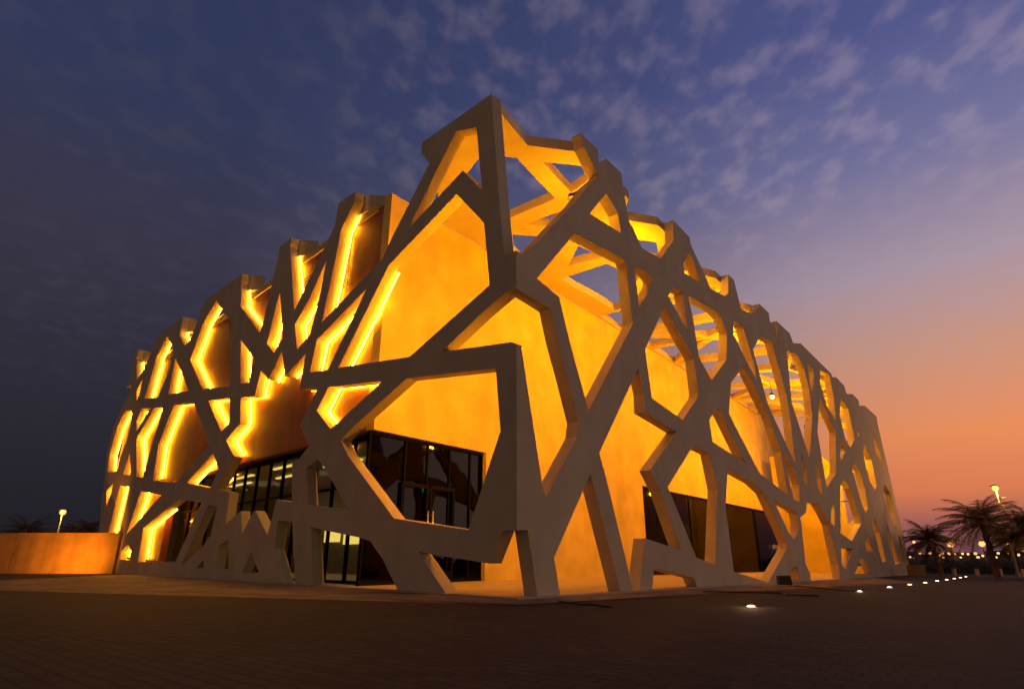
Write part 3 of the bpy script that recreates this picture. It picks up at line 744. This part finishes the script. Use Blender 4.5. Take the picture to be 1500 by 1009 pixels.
for a_, x_, y_, p_ in ((1.0, 838, 295, 620), (.9, 1002, 402, 420), (.9, 1240, 652, 700), (.9, 1180, 735, 260), (.9, 1226, 741, 420)):
    P_ = C0 + uL * a_; b_, z_ = hit(P_, uR, x_, y_); flood(b_, z_, p_, globe=P_ + uR * b_)
Pm = C0 + uL * 3.0; bb, zb = hit(Pm, uR, 1122, 520); flood(0, zb, 1200, globe=Pm + uR * bb)
for x_, y_, p_ in ((772, 395, 560), (880, 600, 300), (985, 392, 380), (1040, 590, 330), (1096, 478, 380), (1146, 505, 340), (1196, 625, 420), (1238, 690, 480), (1268, 632, 520), (1290, 700, 420)):
    b_, z_ = hit(C0, uR, x_, y_); washer(b_, z_, p_)
# amber strips in the shallow gap beside the corner

# interior lighting of the foyer (its ceiling fittings are lit in the photograph)
for a_, d_ in ((4.0, 2.6), (8.5, 2.8), (12.5, 2.6)):
    p = K + uL * a_ + nL * d_
    l = bpy.data.lights.new('foyer_light', 'AREA'); l.size = 1.6; l.energy = 26; l.color = (1, .72, .30)
    o = bpy.data.objects.new('foyer_light', l); COL.objects.link(o); o.location = (p[0], p[1], 3.5)

# far end of the walkway: short end wall and a return screen
bm = bmesh.new(); PE = C0 + uR * 33.4
ring_plate(bm, PE, uL, uR, [[(2.9, -.6), (6.6, -.6), (6.6, 7.0), (3.6, 7.0), (2.9, 6.2)]], .05, .3)
part('wall', bm, M['wall'], label='lit end wall closing the far end of the walkway')
bm = bmesh.new()
ring_plate(bm, PE, uL, uR, [[(.32, -.6), (2.88, -.6), (2.88, 6.3), (2.3, 8.6), (.32, 8.6)],
    [(.55, .2), (1.0, .2), (.75, 2.6)], [(1.3, .2), (2.5, .2), (2.4, 1.9), (1.2, 3.0)], [(.6, 3.4), (1.0, 3.2), (.9, 5.6), (.55, 6.0)], [(1.3, 3.6), (2.5, 2.5), (2.5, 4.6), (1.5, 5.7)],
    [(.6, 6.7), (1.4, 6.1), (2.3, 6.6), (1.9, 8.2), (.7, 8.2)]], 0, T)
part('lattice_screen', bm, M['lattice'], label='narrow return of the lattice at the far end')

# ------------------------------------------------------------------ things round the building
def at(x, Y):   # X for a pixel column near the horizon at depth Y
    return (x - CX) / (F / ct) * Y
def high(x, y, Y):
    r = ray(x, y); k = Y / r[1]; return r[0] * k, H + r[2] * k
# boundary wall on the left
x0, x1 = at(15.9, 27.6), at(168.5, 27.6); Yb = 27.6
bm = bmesh.new()
hexa(bm, [(x0, Yb, -.05), (x1, Yb, -.05), (x1, Yb + .5, -.05), (x0, Yb + .5, -.05), (x0, Yb, 1.68), (x1, Yb, 1.68), (x1, Yb + .5, 1.68), (x0, Yb + .5, 1.68)])
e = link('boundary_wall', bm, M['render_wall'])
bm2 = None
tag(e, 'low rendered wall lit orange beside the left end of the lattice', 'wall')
e.modifiers.new('b', 'BEVEL').width = .015
bm = bmesh.new(); q0 = Vector((x0 - .004, Yb)); q1 = Vector((x0 - 14, Yb - 1.2)); nn = Vector((.085, .996)) * .5
hexa(bm, [(q0[0], q0[1], -.05), (q1[0], q1[1], -.05), (q1[0] + nn[0], q1[1] + nn[1], -.05), (q0[0], q0[1] + nn[1], -.05), (q0[0], q0[1], 1.66), (q1[0], q1[1], 1.66), (q1[0] + nn[0], q1[1] + nn[1], 1.66), (q0[0], q0[1] + nn[1], 1.66)])
e = tag(link('boundary_wall', bm, M['render_wall']), 'darker unlit wall running out of frame at the far left', 'wall')
# recessed ground lights; the lamp on the boundary wall is an added one
def ground_light(x, y, label, group=None, s=1.0, lamp=None, r=.055):
    p = gnd(x, y); 
    for _ in range(6): p = gnd(x, y, zg(p[0]) + .012)
    b = bmesh.new(); zz_ = zg(p[0])
    bmesh.ops.create_cone(b, cap_ends=True, segments=24, radius1=r * 1.45, radius2=r * 1.3, depth=.02, matrix=Matrix.Translation((0, 0, .004)))
    root = empty('ground_light', (p[0], p[1], zz_)); tag(root, label, 'ground light', group)
    link('rim', b, M['steel'], root)
    b = bmesh.new(); bmesh.ops.create_uvsphere(b, u_segments=20, v_segments=8, radius=r, matrix=Matrix.Translation((0, 0, .012)) @ Matrix.Diagonal((1, 1, .35, 1)))
    link('lens', b, M['ground_lamp'], root, smooth=True)
    if lamp:
        l = bpy.data.lights.new('ground_glow', 'POINT'); l.energy = lamp; l.color = (1, .6, .3); l.shadow_soft_size = .05
        o = bpy.data.objects.new('ground_glow', l); COL.objects.link(o); o.parent = root; o.location = (0, 0, .14)
    return root
gl = [(1100, 888, 'brightest ground light, nearest the camera on the paving', 1.2), (1258.5, 866, 'ground light at the end of the black cable, second from the camera', .5),
      (1302.8, 860, 'third ground light along the side screen', .3), (1332.5, 856, 'ground light in front of the far foot of the side screen', .2),
      (1355.3, 853.2, 'ground light just past the small pale block', .2)]
for x, y, lb, pw in gl: ground_light(x, y, lb, 'ground lights in a row along the side screen', lamp=pw * 3)
for (x, y), w_ in zip(((1372.8, 850.5), (1387, 848.9), (1398, 847.2), (1406.9, 845.7), (1414.8, 844.4)), ('nearest the lattice building', 'second from the lattice building', 'in the middle of the five', 'second from the far end', 'at the far end of the row')):
    ground_light(x, y, 'tiny far ground light before the palms, ' + w_, 'ground lights in a row along the side screen')
l = bpy.data.lights.new('added_wall_wash', 'SPOT'); l.energy = 800; l.color = (1, .30, .005); l.spot_size = R(110); l.spot_blend = .9; l.shadow_soft_size = .15  # added spot to brighten the boundary wall; its real source is unseen
o = bpy.data.objects.new('added_wall_wash', l); COL.objects.link(o); px_ = at(100, 26.2); o.location = (px_, 25.4, .1)
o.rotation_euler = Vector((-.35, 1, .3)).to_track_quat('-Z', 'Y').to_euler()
b = bmesh.new(); bmesh.ops.create_cone(b, cap_ends=True, segments=14, radius1=.08, radius2=.09, depth=.06, matrix=Matrix.Translation((px_, 25.4, .02)))
tag(link('added_uplight', b, M['black']), 'small black housing of the light added to wash the orange wall', 'added_uplight')

# floodlight on the ground by the side screen, and its cable
def cable(pts, label, r=.012):
    b = bmesh.new(); P = []
    for x, y in pts:
        g_ = gnd(x, y); g_ = gnd(x, y, zg(g_[0]) + .01); P.append(Vector((g_[0], g_[1], zg(g_[0]) + r)))
    for p, q in zip(P, P[1:]): tube(b, p, q, r, seg=6)
    for p in P[1:-1]: ball(b, p, r, 6)
    return tag(link('cable', b, M['black']), label, 'cable')
cable([(1157, 857), (1175, 858), (1205, 861), (1240, 864), (1256, 865.5)], 'thick black cable from the floodlight to a ground light', .018)
cable([(1030, 866), (1080, 867), (1125, 867.5), (1147, 868), (1152, 870.5), (1172, 871), (1200, 872)], 'thin black cable running along the side screen with a kink', .014)
cable([(818, 880), (835, 883), (850, 885), (868, 884.5), (882, 887), (895, 888.5)], 'short loose cable lying in front of the corner foot', .012)
p = gnd(1150, 857, -.05); root = empty('floodlight', (p[0], p[1], zg(p[0]) + .0)); tag(root, 'squat black floodlight on the ground at a foot of the side screen', 'floodlight')
b = bmesh.new(); hexa(b, [(-.17, -.08, .05), (.17, -.08, .05), (.17, .12, .05), (-.17, .12, .05), (-.15, -.05, .27), (.15, -.05, .27), (.15, .10, .27), (-.15, .10, .27)]); link('housing', b, M['black'], root)
b = bmesh.new(); tube(b, (-.2, .02, .0), (-.2, .02, .2), .014); tube(b, (.2, .02, .0), (.2, .02, .2), .014); tube(b, (-.2, .02, .008), (.2, .02, .008), .014); link('bracket', b, M['steel'], root)
# channel drain / slab joints in the plaza, real grooves set as dark strips 4 mm proud
def strip(pts, w, label):
    b = bmesh.new()
    P = [gnd(x, y, 0) for x, y in pts]
    for p, q in zip(P, P[1:]):
        d = (q - p).normalized(); n_ = Vector((-d[1], d[0])) * w / 2
        v = [b.verts.new((*(c_), zg(c_[0]) + .009)) for c_ in (p - n_, q - n_, q + n_, p + n_)]; b.faces.new(v)
    return tag(link('drain', b, M['frame']), label, 'drain', kind=None)
strip([(-200, 859), (240, 866.5), (520, 876), (757, 886)], .07, 'dark slot drain crossing the paving before the front screen')
strip([(757, 886.6), (1000, 868.5), (1320, 845.5)], .06, 'dark slot drain running along the side screen')

# small pale block at the right end
X0, X1 = at(1333.5, 33), at(1353, 33)
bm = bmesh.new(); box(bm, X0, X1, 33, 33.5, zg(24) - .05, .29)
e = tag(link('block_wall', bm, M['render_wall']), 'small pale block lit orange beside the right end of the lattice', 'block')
e.modifiers.new('b', 'BEVEL').width = .02

# bollards
for x, lb in ((1393, 'short stone bollard furthest left of the four'), (1426, 'short stone bollard between the first two palms'), (1460, 'short stone bollard below the tall street lamp'), (1494, 'short stone bollard at the right edge')):
    Y = 38; X = at(x, Y); b = bmesh.new(); z = zg(X)
    tube(b, (X, Y, z - .02), (X, Y, z + .33), .13, .115, 14); tube(b, (X, Y, z + .331), (X, Y, z + .38), .135, .12, 14)
    tag(link('bollard', b, M['stone']), lb, 'bollard', 'bollards along the far edge of the plaza')

# palms
def palm(X, Y, base, zc, spread, label, seed, lean=0.0, tr=.13):
    rr = random.Random(seed); root = empty('palm_tree', (X, Y, base)); tag(root, label, 'palm', 'date palms behind the plaza')
    b = bmesh.new(); hgt = zc - base; segs = 14
    for i in range(segs):
        t0, t1 = i / segs, (i + 1) / segs
        c0 = Vector((lean * t0 * t0, 0, hgt * t0)); c1 = Vector((lean * t1 * t1, 0, hgt * t1))
        tube(b, c0, c1, tr * (1.15 - .25 * t0), tr * (1.3 - .25 * t1), 10)
    for i in range(70):
        t = rr.uniform(.1, 1); an = rr.uniform(0, 6.28); c = Vector((lean * t * t, 0, hgt * t)); d = Vector((math.cos(an), math.sin(an), 0)); r_ = tr * 1.15
        tube(b, c + d * r_ * .8, c + d * r_ * 1.25 + Vector((0, 0, .12)), .035, .02, 4)
    link('trunk', b, M['bark'], root)
    b = bmesh.new(); top = Vector((lean, 0, hgt))
    for i in range(54):
        an = i * 2.399 + rr.uniform(-.2, .2); el = R(78 - 100 * (i / 54) + rr.uniform(-8, 8)); Ln = spread * rr.uniform(.85, 1.1)
        d = Vector((math.cos(an), math.sin(an), 0)); side = Vector((-d.y, d.x, 0)); pts = []; p = top.copy(); a_ = el; n = 16
        for k in range(n + 1):
            pts.append(p.copy()); p = p + (d * math.cos(a_) + Vector((0, 0, math.sin(a_)))) * (Ln / n); a_ -= R(rr.uniform(3.2, 5.0)) * (1.2 if el > .6 else .8)
        for k in range(n):
            tube(b, pts[k], pts[k + 1], .022 * (1 - k / n) + .006, .022 * (1 - (k + 1) / n) + .006, 4, False)
            if k < 2: continue
            tdir = (pts[k + 1] - pts[k]).normalized(); up = side.cross(tdir).normalized()
            for sgn in (-1, 1):
                for h_ in (0, .5):
                    base_p = pts[k].lerp(pts[k + 1], h_); ll = spread * .30 * (math.sin(math.pi * min(1, (k + h_) / n * .86 + .12)) * .9 + .1) * rr.uniform(.8, 1.1)
                    tip = base_p + (tdir * .62 + side * sgn * .75 + up * (.18 if rr.random() < .5 else -.05) * 1.0 + Vector((0, 0, -.22))) * ll
                    w = tdir * .026
                    v = [b.verts.new(base_p - w), b.verts.new(base_p + w), b.verts.new(tip)]
                    b.faces.new(v)
    link('crown', b, M['frond'], root, recalc=False)
    return root
def palm_px(xc, yc, xb, Y, sp, label, seed, tr=.2):
    X, zc = high(xc, yc, Y); Xb = at(xb, Y); z = zg(Xb)
    palm(Xb, Y, z - .03, zc, sp, label, seed, lean=X - Xb, tr=tr * .62)
palm_px(1363, 793, 1374, 37, 1.75, 'small date palm nearest the lattice building', 1, .17)
palm_px(1439, 768, 1455, 33, 2.35, 'full date palm left of the tall street lamp', 2, .2)
palm_px(1514, 772, 1526, 31, 2.0, 'date palm cut by the right edge of the picture', 3, .19)
palm_px(1484, 794, 1488, 48, 2.1, 'dark smaller palm behind the tall street lamp', 6, .18)
palm_px(38, 784, 38, 52, 2.4, 'dim palm behind the wall at the far left', 4, .2)
palm_px(128, 782, 130, 50, 2.0, 'dark palm between the lamp and the lattice on the left', 5, .2)
palm_px(108, 782, 108, 56, 1.5, 'low dark palm just right of the left street lamp', 8, .18)

# lamps on poles
def street_lamp(x, y, Y, label, group=None, r=.11, m='lamp', power=0, arm=True, pr=.05):
    X, z = high(x, y, Y); bz = zg(X) if X > -60 else 0; root = empty('street_lamp', (X, Y, bz)); tag(root, label, 'street lamp', group)
    h_ = z - bz
    b = bmesh.new(); tube(b, (0, 0, -.02), (0, 0, h_ - r * .7), pr * 1.3, pr * .8, 8); tube(b, (0, 0, -.02), (0, 0, .25), pr * 2, pr * 1.8, 8)
    link('pole', b, M['pole'], root)
    b = bmesh.new(); tube(b, (0, 0, h_ + r * .75), (0, 0, h_ + r * 1.15), r * 1.5, r * .5, 12); link('hood', b, M['black'], root)
    b = bmesh.new(); bmesh.ops.create_uvsphere(b, u_segments=14, v_segments=8, radius=r, matrix=Matrix.Translation((0, 0, h_))); link('lamp_globe', b, M[m], root, smooth=True)
    if power:
        l = bpy.data.lights.new('street_glow', 'POINT'); l.energy = power; l.color = (1, .36, .07); l.shadow_soft_size = r
        o = bpy.data.objects.new('street_glow', l); COL.objects.link(o); o.parent = root; o.location = (0, -.45, h_ - r * 1.5)
    return root
street_lamp(1458, 715, 34, 'tall street lamp glowing orange above the palms at the right', r=.17, power=420, pr=.055)
street_lamp(92, 750, 44, 'street lamp glowing orange behind the wall at the left', r=.21, power=260)
street_lamp(1392, 795.5, 75, 'mid distance lamp seen between the first two palms', r=.42, m='lampfar', pr=.06)
street_lamp(1438.5, 796, 75, 'mid distance lamp seen behind the trunk of the full palm', r=.34, m='lampfar', pr=.06)
street_lamp(1476.5, 797, 75, 'mid distance lamp seen right of the full palm', r=.38, m='lampfar', pr=.06)
street_lamp(1338.5, 793.4, 75, 'mid distance lamp beside the end of the lattice', r=.15, m='lampfar', pr=.06)
ORD = ('first second third fourth fifth sixth seventh eighth ninth tenth eleventh twelfth thirteenth fourteenth fifteenth sixteenth seventeenth eighteenth nineteenth twentieth').split() + ['fourth from right', 'third from right', 'second from right', 'farthest right']
far_l = sorted(((1347.4, 809.8), (1361.7, 809.2), (1369.8, 809.8), (1380, 810.2), (1390.6, 810), (1398, 811.2), (1410, 810.6), (1418, 811), (1428.7, 810.2), (1439.6, 813.6), (1432.7, 816),
             (1382, 816.4), (1375.7, 812.8), (1407.4, 816.2), (1459, 816), (1462.3, 809.8), (1476.8, 810.2), (1480.2, 812.4), (1485, 816), (1498, 806.8), (1333.5, 815.6), (1338.5, 818), (1452, 808), (1492, 812)))
for (x, y), w_ in zip(far_l, ORD):
    street_lamp(x, y, 170 + random.uniform(-15, 25), 'tiny distant street lamp on the shore line, %s in the row' % (w_ if ' ' in w_ else w_ + ' from left'), 'tiny distant street lamps along the shore', r=random.uniform(.26, .42), m='lampfar', pr=.08)
# hedge, seafront wall and far buildings
bm = bmesh.new(); rr = random.Random(11)
X0, X1 = at(1337, 44), at(1640, 44)
n = 9000
for i in range(n):
    x = rr.uniform(X0, X1); y = 44 + rr.uniform(0, 1.6); z = zg(x) + rr.uniform(0, .86) + .05 * math.sin(x * 1.3) + .04 * math.sin(x * 3.1)
    d = Vector((rr.uniform(-1, 1), rr.uniform(-1, 1), rr.uniform(-1, 1))).normalized() * .07; e_ = d.orthogonal().normalized() * .04; c = Vector((x, y, z))
    bm.faces.new([bm.verts.new(c - e_), bm.verts.new(c + d), bm.verts.new(c + e_), bm.verts.new(c - d)])
tag(link('hedge', bm, M['hedge'], recalc=False), 'dark clipped hedge behind the bollards and palms', 'hedge')
bm = bmesh.new(); box(bm, at(1300, 46.5), at(1660, 46.5), 46.5, 46.8, -1, .12)
tag(link('garden_wall', bm, M['distant']), 'low dark wall behind the hedge', 'wall')
bm = bmesh.new(); box(bm, at(1290, 150), at(1700, 150), 150, 151, -1, .75)
tag(link('seafront_wall', bm, M['distant']), 'long pale seafront wall on the horizon at the right', 'wall')
specs = [(1335, 1352, 190, 3.2), (1358, 1392, 200, 2.4), (1396, 1430, 195, 3.0), (1436, 1470, 210, 2.6), (1474, 1499, 185, 3.4)]
names_ = ['low distant block beside the lattice end on the horizon', 'low distant block behind the first palm', 'low distant block between the first two palms', 'low distant block behind the full palm', 'low distant block at the right edge of the horizon']
for (xa, xb_, Y, hh_), lb in zip(specs, names_):
    root = empty('distant_building', ((at(xa, Y) + at(xb_, Y)) / 2, Y, -.8)); tag(root, lb, 'building')
    w = (at(xb_, Y) - at(xa, Y)) / 2; b = bmesh.new(); box(b, -w, w, 0, 8, 0, hh_); link('wall', b, M['distant'], root)
    b = bmesh.new(); box(b, -w - .2, w + .2, -.2, 8.2, hh_ + .003, hh_ + .25); link('roof', b, M['distant'], root)
# parked car seen low through the side screen
X, Y = at(1203, 62), 62
root = empty('parked_car', (X, Y, zg(X) + .25)); root.rotation_euler = (0, 0, R(8)); tag(root, 'parked car seen low through the far openings of the side screen', 'car')
prof = [(-2.1, .35), (-2.15, .75), (-1.5, .92), (-.9, 1.38), (.7, 1.42), (1.35, .98), (2.1, .85), (2.2, .4)]
b = bmesh.new(); A = [b.verts.new((x, -.85, z)) for x, z in prof]; B = [b.verts.new((x, .85, z)) for x, z in prof]; b.faces.new(A); b.faces.new(B)
for i in range(len(prof)): j = (i + 1) % len(prof); b.faces.new((A[i], A[j], B[j], B[i]))
body = link('body', b, M['carpaint'], root); md = body.modifiers.new('b', 'BEVEL'); md.width = .08; md.segments = 3
b = bmesh.new(); g0 = [b.verts.new((x, -.865, z)) for x, z in ((-1.3, .95), (-.82, 1.3), (.62, 1.34), (1.15, .98))]; b.faces.new(g0); link('side_window', b, M['frame'], root)
for wx in (-1.35, 1.35):
    for wy in (-.82, .82):
        b = bmesh.new(); tube(b, (wx, wy - .1, .33), (wx, wy + .1, .33), .33, seg=18); w_ = link('wheel', b, M['black'], root)
        b = bmesh.new(); tube(b, (wx, wy - .105, .33), (wx, wy + .105, .33), .19, seg=14); link('rim', b, M['steel'], w_)
for wy in (-.6, .6):
    b = bmesh.new(); ball(b, (-2.14, wy, .68), .11, 8); link('tail_light', b, emis('tail_light', (1, .12, .08), 5), root)
    b = bmesh.new(); ball(b, (2.15, wy, .66), .11, 8); link('headlight', b, emis('headlight', (1, .8, .6), 5), root)
